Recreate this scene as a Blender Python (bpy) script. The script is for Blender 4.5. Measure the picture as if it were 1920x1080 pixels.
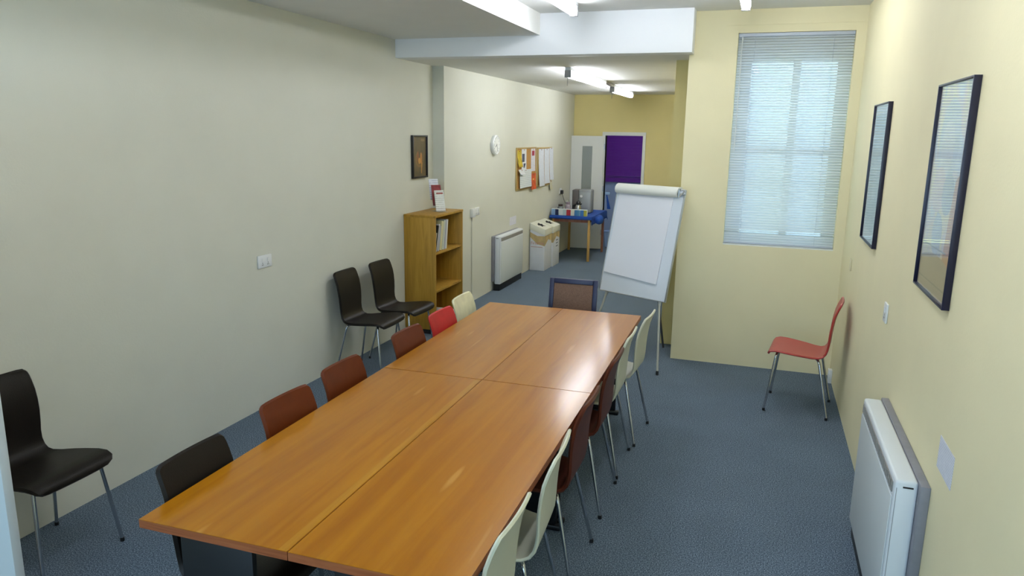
import bpy, bmesh, math, random
from mathutils import Vector, Matrix
random.seed(4)
for o in list(bpy.data.objects): bpy.data.objects.remove(o)
scene = bpy.context.scene
C = scene.collection
PI = math.pi

# ------------------------------------------------------------------ camera
CAM_H, FPX, YAW, PITCH, ROLL = 1.9469, 1369.23, 0.3249, 0.2091, 0.0156
cd = bpy.data.cameras.new('camera'); cam = bpy.data.objects.new('camera', cd); C.objects.link(cam)
cd.sensor_width = 36; cd.lens = FPX / 1920 * 36; cd.clip_start = 0.05
fwd = Vector((-math.sin(YAW) * math.cos(PITCH), math.cos(YAW) * math.cos(PITCH), -math.sin(PITCH)))
r0 = Vector((math.cos(YAW), math.sin(YAW), 0)); u0 = r0.cross(fwd)
rt = r0 * math.cos(ROLL) + u0 * math.sin(ROLL); upv = -r0 * math.sin(ROLL) + u0 * math.cos(ROLL)
mw = Matrix((rt, upv, -fwd)).transposed().to_4x4(); mw.translation = (0, 0, CAM_H)
cam.matrix_world = mw
scene.camera = cam

# ------------------------------------------------------------------ world, exposure
W = bpy.data.worlds.new('overcast_sky'); scene.world = W; W.use_nodes = True
W.node_tree.nodes['Background'].inputs[0].default_value = (0.52, 0.76, 1.0, 1)
W.node_tree.nodes['Background'].inputs[1].default_value = 6.5
vs = scene.view_settings
vs.view_transform = 'Standard'; vs.look = 'None'; vs.gamma = 1; vs.use_curve_mapping = False; vs.exposure = 0.0
TUBE = 25.5         # emission of the fluorescent diffusers

# key dimensions (metres)
XL, XR, YW, X2 = -3.24, 0.664, 6.39, -3.117
YB, ZB, ZC, ZS, XS = 6.20, 2.597, 2.934, 2.758, -1.875
YBACK, YSTEP, YF, WE = -2.2, 7.0, 12.43, -0.65

def portal(loc, rot, sx, sy):
    l = bpy.data.lights.new('window_portal', 'AREA'); l.shape = 'RECTANGLE'; l.size = sx; l.size_y = sy
    l.cycles.is_portal = True
    o = bpy.data.objects.new('window_portal', l); C.objects.link(o); o.location = loc; o.rotation_euler = rot
portal((0.158, YW + 0.26, 1.9), (-PI / 2, 0, 0), 0.86, 1.7)     # sky through the blind window
portal((-1.25, YBACK - 0.14, 1.6), (PI / 2, 0, 0), 3.5, 2.0)    # sky through the window behind the camera

# ------------------------------------------------------------------ materials
def lin(h):
    h = h.lstrip('#'); v = [int(h[i:i + 2], 16) / 255 for i in (0, 2, 4)]
    return tuple((c / 12.92 if c <= .04045 else ((c + .055) / 1.055) ** 2.4) for c in v) + (1,)
MATS = {}
def mat(name, col, rough=.6, metal=0, var=0, vscale=8, bump=0, bscale=60, coat=0, emit=None, estr=0, spec=.5, trans=0):
    if name in MATS: return MATS[name]
    m = bpy.data.materials.new(name); m.use_nodes = True; nt = m.node_tree; N = nt.nodes; L = nt.links
    b = N['Principled BSDF']; c = lin(col)
    b.inputs['Base Color'].default_value = c; b.inputs['Roughness'].default_value = rough
    b.inputs['Metallic'].default_value = metal; b.inputs['Specular IOR Level'].default_value = spec
    if coat: b.inputs['Coat Weight'].default_value = coat; b.inputs['Coat Roughness'].default_value = .08
    if trans: b.inputs['Transmission Weight'].default_value = trans
    if emit: b.inputs['Emission Color'].default_value = lin(emit); b.inputs['Emission Strength'].default_value = estr
    if var or bump:
        tc = N.new('ShaderNodeTexCoord')
    if var:
        n = N.new('ShaderNodeTexNoise'); n.inputs['Scale'].default_value = vscale; n.inputs['Detail'].default_value = 5
        L.new(tc.outputs['Object'], n.inputs['Vector'])
        r = N.new('ShaderNodeValToRGB'); r.color_ramp.elements[0].position = .3; r.color_ramp.elements[1].position = .7
        r.color_ramp.elements[0].color = tuple(x * (1 - var) for x in c[:3]) + (1,)
        r.color_ramp.elements[1].color = tuple(min(1, x * (1 + var)) for x in c[:3]) + (1,)
        L.new(n.outputs['Fac'], r.inputs['Fac']); L.new(r.outputs['Color'], b.inputs['Base Color'])
    if bump:
        n2 = N.new('ShaderNodeTexNoise'); n2.inputs['Scale'].default_value = bscale; n2.inputs['Detail'].default_value = 4
        L.new(tc.outputs['Object'], n2.inputs['Vector'])
        bp = N.new('ShaderNodeBump'); bp.inputs['Strength'].default_value = bump; bp.inputs['Distance'].default_value = .01
        L.new(n2.outputs['Fac'], bp.inputs['Height']); L.new(bp.outputs['Normal'], b.inputs['Normal'])
    MATS[name] = m; return m

def wood(name, dark, mid, light, rough, coat=0, streak=None, sc=(14, .9, 14), stain=0):
    m = bpy.data.materials.new(name); m.use_nodes = True; nt = m.node_tree; N = nt.nodes; L = nt.links
    b = N['Principled BSDF']; b.inputs['Roughness'].default_value = rough
    if coat: b.inputs['Coat Weight'].default_value = coat; b.inputs['Coat Roughness'].default_value = .17; b.inputs['Specular IOR Level'].default_value = .12
    tc = N.new('ShaderNodeTexCoord'); oi = N.new('ShaderNodeObjectInfo')
    ad = N.new('ShaderNodeVectorMath'); ad.operation = 'MULTIPLY_ADD'
    L.new(oi.outputs['Random'], ad.inputs[0]); ad.inputs[1].default_value = (7, 5, 3); L.new(tc.outputs['Object'], ad.inputs[2])
    mp = N.new('ShaderNodeMapping'); mp.inputs['Scale'].default_value = sc; L.new(ad.outputs[0], mp.inputs['Vector'])
    n = N.new('ShaderNodeTexNoise'); n.inputs['Scale'].default_value = 1; n.inputs['Detail'].default_value = 8; n.inputs['Roughness'].default_value = .6
    n.inputs['Distortion'].default_value = .6
    L.new(mp.outputs[0], n.inputs['Vector'])
    r = N.new('ShaderNodeValToRGB'); e = r.color_ramp.elements
    e[0].position = .28; e[0].color = lin(dark); e[1].position = .75; e[1].color = lin(light)
    x = e.new(.5); x.color = lin(mid)
    L.new(n.outputs['Fac'], r.inputs['Fac']); out = r.outputs['Color']
    if streak:
        mp2 = N.new('ShaderNodeMapping'); mp2.inputs['Scale'].default_value = (9, 1.1, 9); L.new(ad.outputs[0], mp2.inputs['Vector'])
        n2 = N.new('ShaderNodeTexNoise'); n2.inputs['Scale'].default_value = 1.3; n2.inputs['Detail'].default_value = 1.5
        L.new(mp2.outputs[0], n2.inputs['Vector'])
        r2 = N.new('ShaderNodeValToRGB'); r2.color_ramp.elements[0].position = .70; r2.color_ramp.elements[0].color = (0, 0, 0, 1)
        r2.color_ramp.elements[1].position = .76; r2.color_ramp.elements[1].color = (.5, .5, .5, 1); L.new(n2.outputs['Fac'], r2.inputs['Fac'])
        mx = N.new('ShaderNodeMixRGB'); L.new(r2.outputs['Color'], mx.inputs[0]); L.new(out, mx.inputs[1]); mx.inputs[2].default_value = lin(streak)
        out = mx.outputs[0]
    if stain:
        n3 = N.new('ShaderNodeTexNoise'); n3.inputs['Scale'].default_value = 5; n3.inputs['Detail'].default_value = 3; L.new(ad.outputs[0], n3.inputs['Vector'])
        r3 = N.new('ShaderNodeValToRGB'); r3.color_ramp.elements[0].position = .66; r3.color_ramp.elements[0].color = (0, 0, 0, 1)
        r3.color_ramp.elements[1].position = .8; r3.color_ramp.elements[1].color = (stain,) * 3 + (1,); L.new(n3.outputs['Fac'], r3.inputs['Fac'])
        mx = N.new('ShaderNodeMixRGB'); L.new(r3.outputs['Color'], mx.inputs[0]); L.new(out, mx.inputs[1]); mx.inputs[2].default_value = lin(dark)
        out = mx.outputs[0]
    L.new(out, b.inputs['Base Color']); return m

def glass_mat():
    m = bpy.data.materials.new('clear_glass'); m.use_nodes = True; nt = m.node_tree; N = nt.nodes; L = nt.links
    N.remove(N['Principled BSDF'])
    t = N.new('ShaderNodeBsdfTransparent'); g = N.new('ShaderNodeBsdfGlossy'); g.inputs['Roughness'].default_value = .02
    lw = N.new('ShaderNodeLayerWeight'); lw.inputs['Blend'].default_value = .5
    pw_ = N.new('ShaderNodeMath'); pw_.operation = 'POWER'; L.new(lw.outputs['Facing'], pw_.inputs[0]); pw_.inputs[1].default_value = 5
    f = N.new('ShaderNodeMath'); f.operation = 'MULTIPLY_ADD'; L.new(pw_.outputs[0], f.inputs[0]); f.inputs[1].default_value = .96; f.inputs[2].default_value = .04
    mx = N.new('ShaderNodeMixShader'); L.new(f.outputs[0], mx.inputs[0]); L.new(t.outputs[0], mx.inputs[1]); L.new(g.outputs[0], mx.inputs[2])
    L.new(mx.outputs[0], N['Material Output'].inputs[0]); return m

def slat_mat(name, col, tr):
    m = bpy.data.materials.new(name); m.use_nodes = True; nt = m.node_tree; N = nt.nodes; L = nt.links
    b = N['Principled BSDF']; b.inputs['Base Color'].default_value = lin(col); b.inputs['Roughness'].default_value = .6
    t = N.new('ShaderNodeBsdfTranslucent'); t.inputs[0].default_value = lin(col)
    mx = N.new('ShaderNodeMixShader'); mx.inputs[0].default_value = tr
    L.new(b.outputs[0], mx.inputs[1]); L.new(t.outputs[0], mx.inputs[2]); L.new(mx.outputs[0], N['Material Output'].inputs[0]); return m

def carpet_mat():
    m = bpy.data.materials.new('blue_grey_carpet'); m.use_nodes = True; nt = m.node_tree; N = nt.nodes; L = nt.links
    b = N['Principled BSDF']; b.inputs['Roughness'].default_value = .95; b.inputs['Specular IOR Level'].default_value = .15
    tc = N.new('ShaderNodeTexCoord')
    n = N.new('ShaderNodeTexNoise'); n.inputs['Scale'].default_value = 170; n.inputs['Detail'].default_value = 3; L.new(tc.outputs['Object'], n.inputs['Vector'])
    r = N.new('ShaderNodeValToRGB'); e = r.color_ramp.elements
    e[0].position = .32; e[0].color = lin('#36424f'); e[1].position = .68; e[1].color = lin('#8e9dab'); x = e.new(.5); x.color = lin('#5c6b7a')
    L.new(n.outputs['Fac'], r.inputs['Fac'])
    n2 = N.new('ShaderNodeTexNoise'); n2.inputs['Scale'].default_value = 2.5; n2.inputs['Detail'].default_value = 4; L.new(tc.outputs['Object'], n2.inputs['Vector'])
    r2 = N.new('ShaderNodeValToRGB'); r2.color_ramp.elements[0].color = (.82, .82, .82, 1); r2.color_ramp.elements[1].color = (1.12, 1.12, 1.12, 1); L.new(n2.outputs['Fac'], r2.inputs['Fac'])
    mx = N.new('ShaderNodeMixRGB'); mx.blend_type = 'MULTIPLY'; mx.inputs[0].default_value = 1; L.new(r.outputs[0], mx.inputs[1]); L.new(r2.outputs[0], mx.inputs[2])
    L.new(mx.outputs[0], b.inputs['Base Color'])
    bp = N.new('ShaderNodeBump'); bp.inputs['Strength'].default_value = .5; bp.inputs['Distance'].default_value = .004
    L.new(n.outputs['Fac'], bp.inputs['Height']); L.new(bp.outputs[0], b.inputs['Normal']); return m

def art_mat(name, base, cols, scale, dist=2.0, oval=None, ax=(1, 2)):
    """abstract coloured print: warped noise bands, optionally with a bright oval outline"""
    m = bpy.data.materials.new(name); m.use_nodes = True; nt = m.node_tree; N = nt.nodes; L = nt.links
    b = N['Principled BSDF']; b.inputs['Roughness'].default_value = .5
    tc = N.new('ShaderNodeTexCoord')
    n = N.new('ShaderNodeTexNoise'); n.inputs['Scale'].default_value = scale; n.inputs['Detail'].default_value = 4; n.inputs['Distortion'].default_value = dist
    L.new(tc.outputs['Object'], n.inputs['Vector'])
    r = N.new('ShaderNodeValToRGB'); e = r.color_ramp.elements
    e[0].position = .3; e[0].color = lin(base)
    e[1].position = .75; e[1].color = lin(cols[-1])
    for i, c in enumerate(cols[:-1]): x = e.new(.3 + .45 * (i + 1) / len(cols)); x.color = lin(c)
    L.new(n.outputs['Fac'], r.inputs['Fac']); out = r.outputs[0]
    if oval:
        cy, cz, ry, rz, wid, col = oval
        mp = N.new('ShaderNodeMapping'); mp.vector_type = 'POINT'
        mp.inputs['Scale'].default_value = (0, 1 / ry, 1 / rz); mp.inputs['Location'].default_value = (0, -cy / ry, -cz / rz)
        L.new(tc.outputs['Object'], mp.inputs['Vector'])
        ln = N.new('ShaderNodeVectorMath'); ln.operation = 'LENGTH'; L.new(mp.outputs[0], ln.inputs[0])
        wob = N.new('ShaderNodeMath'); wob.operation = 'MULTIPLY_ADD'; L.new(n.outputs['Fac'], wob.inputs[0]); wob.inputs[1].default_value = .7; L.new(ln.outputs['Value'], wob.inputs[2])
        r2 = N.new('ShaderNodeValToRGB'); q = r2.color_ramp.elements
        q[0].position = max(0, .62 - wid); q[0].color = (0, 0, 0, 1); q[1].position = .62 + wid; q[1].color = (0, 0, 0, 1); x = q.new(.62); x.color = (1, 1, 1, 1)
        half = N.new('ShaderNodeMath'); half.operation = 'MULTIPLY'; half.inputs[1].default_value = .46; L.new(wob.outputs[0], half.inputs[0])
        L.new(half.outputs[0], r2.inputs['Fac'])
        mx = N.new('ShaderNodeMixRGB'); L.new(r2.outputs[0], mx.inputs[0]); L.new(out, mx.inputs[1]); mx.inputs[2].default_value = lin(col); out = mx.outputs[0]
    L.new(out, b.inputs['Base Color']); return m

def print_mat(name, paper='#e9ebee', ink='#8f949c', lines=60, axis=2, amount=.55):
    """paper with rows of small grey print"""
    m = bpy.data.materials.new(name); m.use_nodes = True; nt = m.node_tree; N = nt.nodes; L = nt.links
    b = N['Principled BSDF']; b.inputs['Roughness'].default_value = .7
    tc = N.new('ShaderNodeTexCoord'); sp = N.new('ShaderNodeSeparateXYZ'); L.new(tc.outputs['Object'], sp.inputs[0])
    ml = N.new('ShaderNodeMath'); ml.operation = 'MULTIPLY'; ml.inputs[1].default_value = lines * 6.283; L.new(sp.outputs[axis], ml.inputs[0])
    sn = N.new('ShaderNodeMath'); sn.operation = 'SINE'; L.new(ml.outputs[0], sn.inputs[0])
    n = N.new('ShaderNodeTexNoise'); n.inputs['Scale'].default_value = 30; L.new(tc.outputs['Object'], n.inputs['Vector'])
    mu = N.new('ShaderNodeMath'); mu.operation = 'MULTIPLY'; L.new(sn.outputs[0], mu.inputs[0]); L.new(n.outputs['Fac'], mu.inputs[1])
    r = N.new('ShaderNodeValToRGB'); r.color_ramp.elements[0].position = .28; r.color_ramp.elements[0].color = (0, 0, 0, 1)
    r.color_ramp.elements[1].position = .4; r.color_ramp.elements[1].color = (amount,) * 3 + (1,); L.new(mu.outputs[0], r.inputs['Fac'])
    mx = N.new('ShaderNodeMixRGB'); L.new(r.outputs[0], mx.inputs[0]); mx.inputs[1].default_value = lin(paper); mx.inputs[2].default_value = lin(ink)
    L.new(mx.outputs[0], b.inputs['Base Color']); return m

P_left = mat('cream_grey_paint', '#d4d4c6', .75, var=.02, vscale=3, bump=.06, bscale=90)
P_right = mat('pale_yellow_paint', '#ece2ba', .7, var=.02, vscale=3, bump=.06, bscale=90)
P_far = mat('ochre_cream_paint', '#e0d193', .75, var=.02, vscale=3, bump=.06, bscale=90)
P_ceil = mat('white_ceiling_paint', '#e6e6e2', .85, var=.015, vscale=4)
P_beam = mat('white_gloss_paint', '#eceef0', .6)
P_store = mat('blue_grey_paint', '#9aa4b8', .8)
carpet = carpet_mat(); glass = glass_mat()
white_pl = mat('white_plastic', '#e6e8e8', .35); grey_pl = mat('grey_plastic', '#9a9a9c', .45)
white_metal = mat('white_enamel', '#dfe4e8', .38); grey_metal = mat('grey_backplate', '#83838a', .5, var=.08, vscale=20)
black = mat('black_metal', '#0c0d11', .45); black_pl = mat('black_plastic', '#141416', .4)
chrome = mat('chrome', '#c9cbce', .16, metal=1); steel = mat('brushed_steel', '#b5b7ba', .3, metal=1)
white_gloss = mat('white_door_paint', '#dfe0dc', .4)
table_wood = wood('honey_table_veneer', '#985a00', '#a66802', '#b2750a', .42, coat=.55, streak='#d9a455', stain=.35)
edge_wood = wood('red_table_edging', '#7a3d18', '#97522a', '#a9663a', .45, sc=(3, 3, 60))
shelf_wood = wood('bookcase_veneer', '#96701c', '#ab8128', '#bb9236', .5, sc=(30, 30, 2.2))
pale_wood = wood('pale_pine', '#b28a45', '#c79d55', '#d3ad68', .5, sc=(30, 30, 2))
red_wood = wood('reddish_pine', '#7d4a35', '#8f5a44', '#a16c55', .5, sc=(30, 30, 2))

# ------------------------------------------------------------------ mesh helpers
class MB:
    def __init__(s): s.v = []; s.f = []; s.mi = []; s.cur = 0
    def add(s, vs_, fs):
        o = len(s.v); s.v += [tuple(v) for v in vs_]; s.f += [tuple(i + o for i in f) for f in fs]; s.mi += [s.cur] * len(fs); return s
    def box(s, x0, x1, y0, y1, z0, z1):
        return s.add([(x0, y0, z0), (x1, y0, z0), (x1, y1, z0), (x0, y1, z0), (x0, y0, z1), (x1, y0, z1), (x1, y1, z1), (x0, y1, z1)],
                     [(3, 2, 1, 0), (4, 5, 6, 7), (0, 1, 5, 4), (1, 2, 6, 5), (2, 3, 7, 6), (3, 0, 4, 7)])
    def hexa(s, b, t):       # bottom quad, top quad (counter-clockwise from above)
        return s.add(list(b) + list(t), [(3, 2, 1, 0), (4, 5, 6, 7), (0, 1, 5, 4), (1, 2, 6, 5), (2, 3, 7, 6), (3, 0, 4, 7)])
    def tube(s, pts, r, n=10, cap=True):
        pts = [Vector(p) for p in pts]; rs = r if isinstance(r, (list, tuple)) else [r] * len(pts)
        vs_ = []; pu = None
        for i, p in enumerate(pts):
            d = (pts[min(i + 1, len(pts) - 1)] - pts[max(i - 1, 0)]).normalized()
            if pu is None:
                a = Vector((0, 0, 1)) if abs(d.z) < .9 else Vector((1, 0, 0)); pu = d.cross(a).normalized()
            else: pu = (pu - d * pu.dot(d)).normalized()
            w = d.cross(pu)
            for k in range(n):
                t = 2 * PI * k / n; vs_.append(p + (pu * math.cos(t) + w * math.sin(t)) * rs[i])
        fs = []
        for i in range(len(pts) - 1):
            for k in range(n): fs.append((i * n + k, i * n + (k + 1) % n, (i + 1) * n + (k + 1) % n, (i + 1) * n + k))
        if cap: fs += [tuple(range(n - 1, -1, -1)), tuple((len(pts) - 1) * n + k for k in range(n))]
        return s.add(vs_, fs)
    def lathe(s, prof, c=(0, 0, 0), n=24, axis='z'):
        vs_ = []
        for r, h in prof:
            for k in range(n):
                t = 2 * PI * k / n; a, b = r * math.cos(t), r * math.sin(t)
                vs_.append({'z': (c[0] + a, c[1] + b, c[2] + h), 'x': (c[0] + h, c[1] + a, c[2] + b), 'y': (c[0] + b, c[1] + h, c[2] + a)}[axis])
        m = len(prof)
        fs = [(i * n + k, i * n + (k + 1) % n, (i + 1) * n + (k + 1) % n, (i + 1) * n + k) for i in range(m - 1) for k in range(n)]
        fs += [tuple(range(n - 1, -1, -1)), tuple((m - 1) * n + k for k in range(n))]
        return s.add(vs_, fs)
    def prism(s, poly, fn, d0, d1):    # poly of 2-D points, fn(a,b,d) -> xyz
        n = len(poly); vs_ = [fn(a, b, d0) for a, b in poly] + [fn(a, b, d1) for a, b in poly]
        return s.add(vs_, [tuple(range(n - 1, -1, -1)), tuple(range(n, 2 * n))] + [(i, (i + 1) % n, n + (i + 1) % n, n + i) for i in range(n)])
    def mesh(s, name, mats, bevel=0, smooth=False, seg=2):
        me = bpy.data.meshes.new(name); me.from_pydata(s.v, [], s.f)
        for m in (mats if isinstance(mats, (list, tuple)) else [mats]): me.materials.append(m)
        for p, i in zip(me.polygons, s.mi): p.material_index = i
        bm = bmesh.new(); bm.from_mesh(me); bmesh.ops.recalc_face_normals(bm, faces=bm.faces)
        if bevel:
            bmesh.ops.bevel(bm, geom=[e for e in bm.edges if len(e.link_faces) == 2 and e.calc_face_angle(0) > .6], offset=bevel, segments=seg, profile=.5, affect='EDGES', clamp_overlap=True)
        bm.to_mesh(me); bm.free()
        if smooth or bevel:
            for p in me.polygons: p.use_smooth = True
            me.set_sharp_from_angle(angle=math.radians(40))
        return me
    def build(s, name, mats, parent=None, bevel=0, smooth=False, seg=2):
        o = bpy.data.objects.new(name, s.mesh(name, mats, bevel, smooth, seg)); C.objects.link(o); o.parent = parent; return o

def tag(o, label, cat, group=None, kind=None):
    o['label'] = label; o['category'] = cat
    if group: o['group'] = group
    if kind: o['kind'] = kind
    return o
def thing(name, label, cat, loc=(0, 0, 0), rz=0, group=None, kind=None):
    o = bpy.data.objects.new(name, None); C.objects.link(o); o.empty_display_size = .1
    o.location = loc; o.rotation_euler = (0, 0, rz); return tag(o, label, cat, group, kind)
def struct(name, mb, m, label, cat, **k): return tag(mb.build(name, m, **k), label, cat, kind='structure')
def bx(*a): return MB().box(*a)
def link(name, me, parent=None, loc=(0, 0, 0), rot=(0, 0, 0)):
    o = bpy.data.objects.new(name, me); C.objects.link(o); o.parent = parent; o.location = loc; o.rotation_euler = rot; return o
def text(name, body, size, m, parent, loc, rot):
    cu = bpy.data.curves.new(name, 'FONT'); cu.body = body; cu.size = size; cu.extrude = .0005
    t = bpy.data.objects.new('tmp', cu); C.objects.link(t)
    me = bpy.data.meshes.new_from_object(t.evaluated_get(bpy.context.evaluated_depsgraph_get())); bpy.data.objects.remove(t)
    me.materials.clear(); me.materials.append(m); return link(name, me, parent, loc, rot)

# ------------------------------------------------------------------ the setting
T = .3
struct('floor', bx(XL - T, XR + T, YBACK - T, YF + 2.6, -.1, 0), carpet, 'speckled blue grey carpet over the whole floor', 'floor')
struct('wall_left', bx(XL - T, XL, YBACK, YSTEP, 0, ZC), P_left, 'long plain cream grey wall behind the dark brown chairs', 'wall')
struct('wall_corridor_left', bx(XL - T, X2, YSTEP, YF, 0, ZC), P_left, 'cream wall with clock and noticeboards, stepped forward past the bookcase', 'wall')
struct('wall_right', bx(XR, XR + T, YBACK, YW, 0, ZC + .1), P_right, 'pale yellow wall carrying the two tall framed posters', 'wall')
WX0, WX1, WZ0, WZ1 = -.273, .590, 1.05, 2.756
ww = MB().box(WE, WX0, YW, YW + T, 0, ZC).box(WX1, XR + T, YW, YW + T, 0, ZC).box(WX0, WX1, YW, YW + T, 0, WZ0).box(WX0, WX1, YW, YW + T, WZ1, ZC)
struct('wall_window', ww, P_right, 'pale yellow end wall around the blind covered window', 'wall')
struct('wall_corridor_right', bx(-.80, WE + .3, 6.835, YF, 0, ZB), P_far, 'narrow ochre pier set back behind the window wall edge', 'wall')
struct('trim_1', bx(WE, WE + .3, YW + T, 6.835, 0, ZB), P_far, 'ochre return between the window wall and the set back pier', 'wall return')
fw = MB().box(X2 - .2, -2.56, YF, YF + .12, 0, ZC).box(-1.93, -.5, YF, YF + .12, 0, ZC).box(-2.56, -1.93, YF, YF + .12, 1.93, ZC)
struct('wall_far', fw, P_far, 'ochre end wall with the doorway at the end of the corridor', 'wall')
bwx0, bwx1, bwz0, bwz1 = -3.0, .5, .6, 2.6
bw = MB().box(XL - T, bwx0, YBACK - T, YBACK, 0, ZC).box(bwx1, XR + T, YBACK - T, YBACK, 0, ZC).box(bwx0, bwx1, YBACK - T, YBACK, 0, bwz0).box(bwx0, bwx1, YBACK - T, YBACK, bwz1, ZC)
struct('wall_back', bw, P_right, 'pale yellow wall behind the viewpoint with a wide window', 'wall')
wb = thing('window_2', 'wide daylight window behind the viewpoint', 'window', (0, YBACK - .15, 0), kind='structure')
for x in (bwx0, -1.25, bwx1 - .06): bx(x, x + .06, -.03, .03, bwz0, bwz1).build('window_frame', white_gloss, wb)
for z in (bwz0, bwz1 - .06): bx(bwx0, bwx1, -.028, .028, z, z + .06).build('window_frame', white_gloss, wb)
for a, b in ((bwx0 + .06, -1.25), (-1.19, bwx1 - .06)): bx(a, b, -.003, .003, bwz0 + .06, bwz1 - .06).build('pane', glass, wb)
struct('ceiling', bx(XL - T, XR + T, YBACK - T, YW + T, ZC, ZC + .15), P_ceil, 'white upper ceiling above the meeting table', 'ceiling')
struct('ceiling_soffit', bx(XL, XS, YBACK, YB, ZS, ZC), P_ceil, 'dropped white ceiling strip along the long left wall', 'ceiling')
struct('ceiling_corridor', bx(X2, WE, YB + .19, YF, ZB, ZB + .1), P_ceil, 'low white corridor ceiling beyond the beam', 'ceiling')
struct('trim_2', bx(XL, -.61, YB, YB + .19, ZB, ZC), P_beam, 'broad white beam across the opening to the corridor', 'beam', bevel=.004)
struct('trim_3', bx(XL, X2, YB + .19, YSTEP, ZB, ZC), P_ceil, 'white filler of ceiling beside the beam above the bookcase', 'ceiling')
struct('trim_4', bx(-.368, XR, YW - .006, YW, 2.815, ZC), P_right, 'shallow painted panel above the window blind', 'panel')
struct('trim_5', bx(-1.87, -.80, YF - .014, YF, 1.982, 1.996), P_far, 'thin painted ledge on the end wall right of the doorway', 'ledge')
# room behind the far doorway
sr = MB().box(-3.7, -3.6, YF + .12, YF + 2.4, 0, 2.6).box(-1.0, -.9, YF + .12, YF + 2.4, 0, 2.6).box(-3.7, -.9, YF + 2.4, YF + 2.5, 0, 2.6)
struct('wall_store', sr, P_store, 'blue grey walls of the small room beyond the doorway', 'wall')
struct('ceiling_store', bx(-3.7, -.9, YF + .12, YF + 2.5, 2.6, 2.7), P_ceil, 'white ceiling of the small room beyond the doorway', 'ceiling')
# door frame and open leaf at the corridor end
d1 = thing('door_1', 'white door with narrow glazed strip standing open at the corridor end', 'door', (-2.56, YF, 0), kind='structure')
bx(-.05, 0, -.025, .12, 0, 1.985).build('jamb', white_gloss, d1, bevel=.004)
bx(.63, .68, -.025, .12, 0, 1.985).build('jamb', white_gloss, d1, bevel=.004)
bx(-.05, .68, -.026, .12, 1.93, 1.99).build('lintel', white_gloss, d1, bevel=.004)
lm = MB()
for a in ((-.55, -.36, 0, .04, .01, 1.92), (-.19, 0, 0, .04, .01, 1.92), (-.36, -.19, 0, .04, .01, .75), (-.36, -.19, 0, .04, 1.75, 1.92)): lm.box(*a)
leaf = lm.build('door_leaf', white_gloss, d1); leaf.location = (-.005, -.10, 0); leaf.rotation_euler = (0, 0, .10)
bx(-.36, -.19, .014, .026, .75, 1.75).build('glass_strip', mat('wired_glass', '#8f948f', .25), leaf)
for z in (.25, 1.0, 1.7): bx(-.002, .014, .03, .07, z, z + .09).build('hinge', steel, leaf)
MB().tube([(-.50, -.02, 1.0), (-.50, -.05, 1.0), (-.40, -.05, 1.0)], .008).build('door_handle', steel, leaf, smooth=True)
# white door standing open at the lower left
d2 = thing('door_2', 'white door edge cut off at the lower left corner', 'door', (-3.235, 1.66, 0), .11, kind='structure')
bx(0, .725, -.02, .02, .01, 1.99).build('door_leaf', mat('cool_white_door', '#cfd6d8', .4), d2, bevel=.003)
MB().tube([(.66, .02, 1.02), (.66, .06, 1.02), (.55, .06, 1.02)], .009).build('door_handle', steel, d2, smooth=True)

# ------------------------------------------------------------------ window and blinds
w1 = thing('window_1', 'tall white framed window behind the venetian blind', 'window', (0, YW + .16, 0), kind='structure')
gx = [(-.155, .165), (.225, .495)]; gz = [(1.115, 1.80), (1.86, 2.55)]
for a, b in ((WX0, gx[0][0]), (gx[0][1], gx[1][0]), (gx[1][1], WX1)): bx(a, b, -.03, .03, WZ0, WZ1).build('window_stile', white_gloss, w1)
for a, b in gx:
    for c, d in ((WZ0, gz[0][0]), (gz[0][1], gz[1][0]), (gz[1][1], WZ1)): bx(a, b, -.028, .028, c, d).build('window_rail', white_gloss, w1)
    for c, d in gz: bx(a, b, -.003, .003, c, d).build('pane', glass, w1)
bx(WX0, WX1, -.155, -.03, WZ0 - .0, WZ0 + .012).build('window_sill', white_gloss, w1)

struct('wall_sky_screen', bx(-.34, 4.5, YW + 3.2, YW + 3.4, -.1, 5.5), mat('sky_screen_grey', '#9aa0a4', .9, var=.05, vscale=2), 'added pale wall outside, screening the bright sky behind the blind', 'wall')  # added outside so the blind gaps show a dimmer surface than open sky
def blind(name, label, x0, x1, z0, z1, y, m, rail, pitch, wid, tilt):
    t = thing(name, label, 'blind', ((x0 + x1) / 2, y, z0)); h = (x1 - x0) / 2 - .004; H = z1 - z0
    bx(-h, h, -.014, .014, H - .028, H - .002).build('headrail', rail, t, bevel=.002)
    bx(-h, h, -.012, .012, .002, .014).build('bottom_rail', rail, t, bevel=.002)
    s = MB(); n = 4; pr = []
    for i in range(n + 1):
        a = -wid / 2 + wid * i / n; pr.append((a, .0022 * (1 - (2 * a / wid) ** 2)))
    vs_ = [(-h, a, b) for a, b in pr] + [(h, a, b) for a, b in pr]
    s.add(vs_, [(i, i + 1, n + 2 + i, n + 1 + i) for i in range(n)])
    me = s.mesh('slat', m, smooth=True)
    z = .024
    while z < H - .035:
        link('slat', me, t, (0, 0, z), (tilt - (.5 if abs(z - .107) < pitch / 2 else 0) + random.uniform(-.012, .012), 0, 0)); z += pitch
    for x in (-h * .7, h * .66):
        for yy in (-.0135, .0135): MB().tube([(x, yy, .01), (x, yy, H - .03)], .0009, 5).build('ladder_cord', rail, t)
    MB().tube([(-h * .93, -.02, H - .03), (-h * .93, -.02, H * .45)], .003, 8).build('tilt_wand', white_pl, t)
    return t
slat_w = slat_mat('white_slat', '#dde3e6', .34); slat_p = slat_mat('purple_slat', '#7a2c9c', .2)
blind('venetian_blind', 'white venetian blind hanging in the tall window', WX0, WX1, WZ0 + .014, WZ1, YW + .022, slat_w, mat('blind_rail', '#bcc3cf', .35), .0212, .025, .78)
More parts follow.
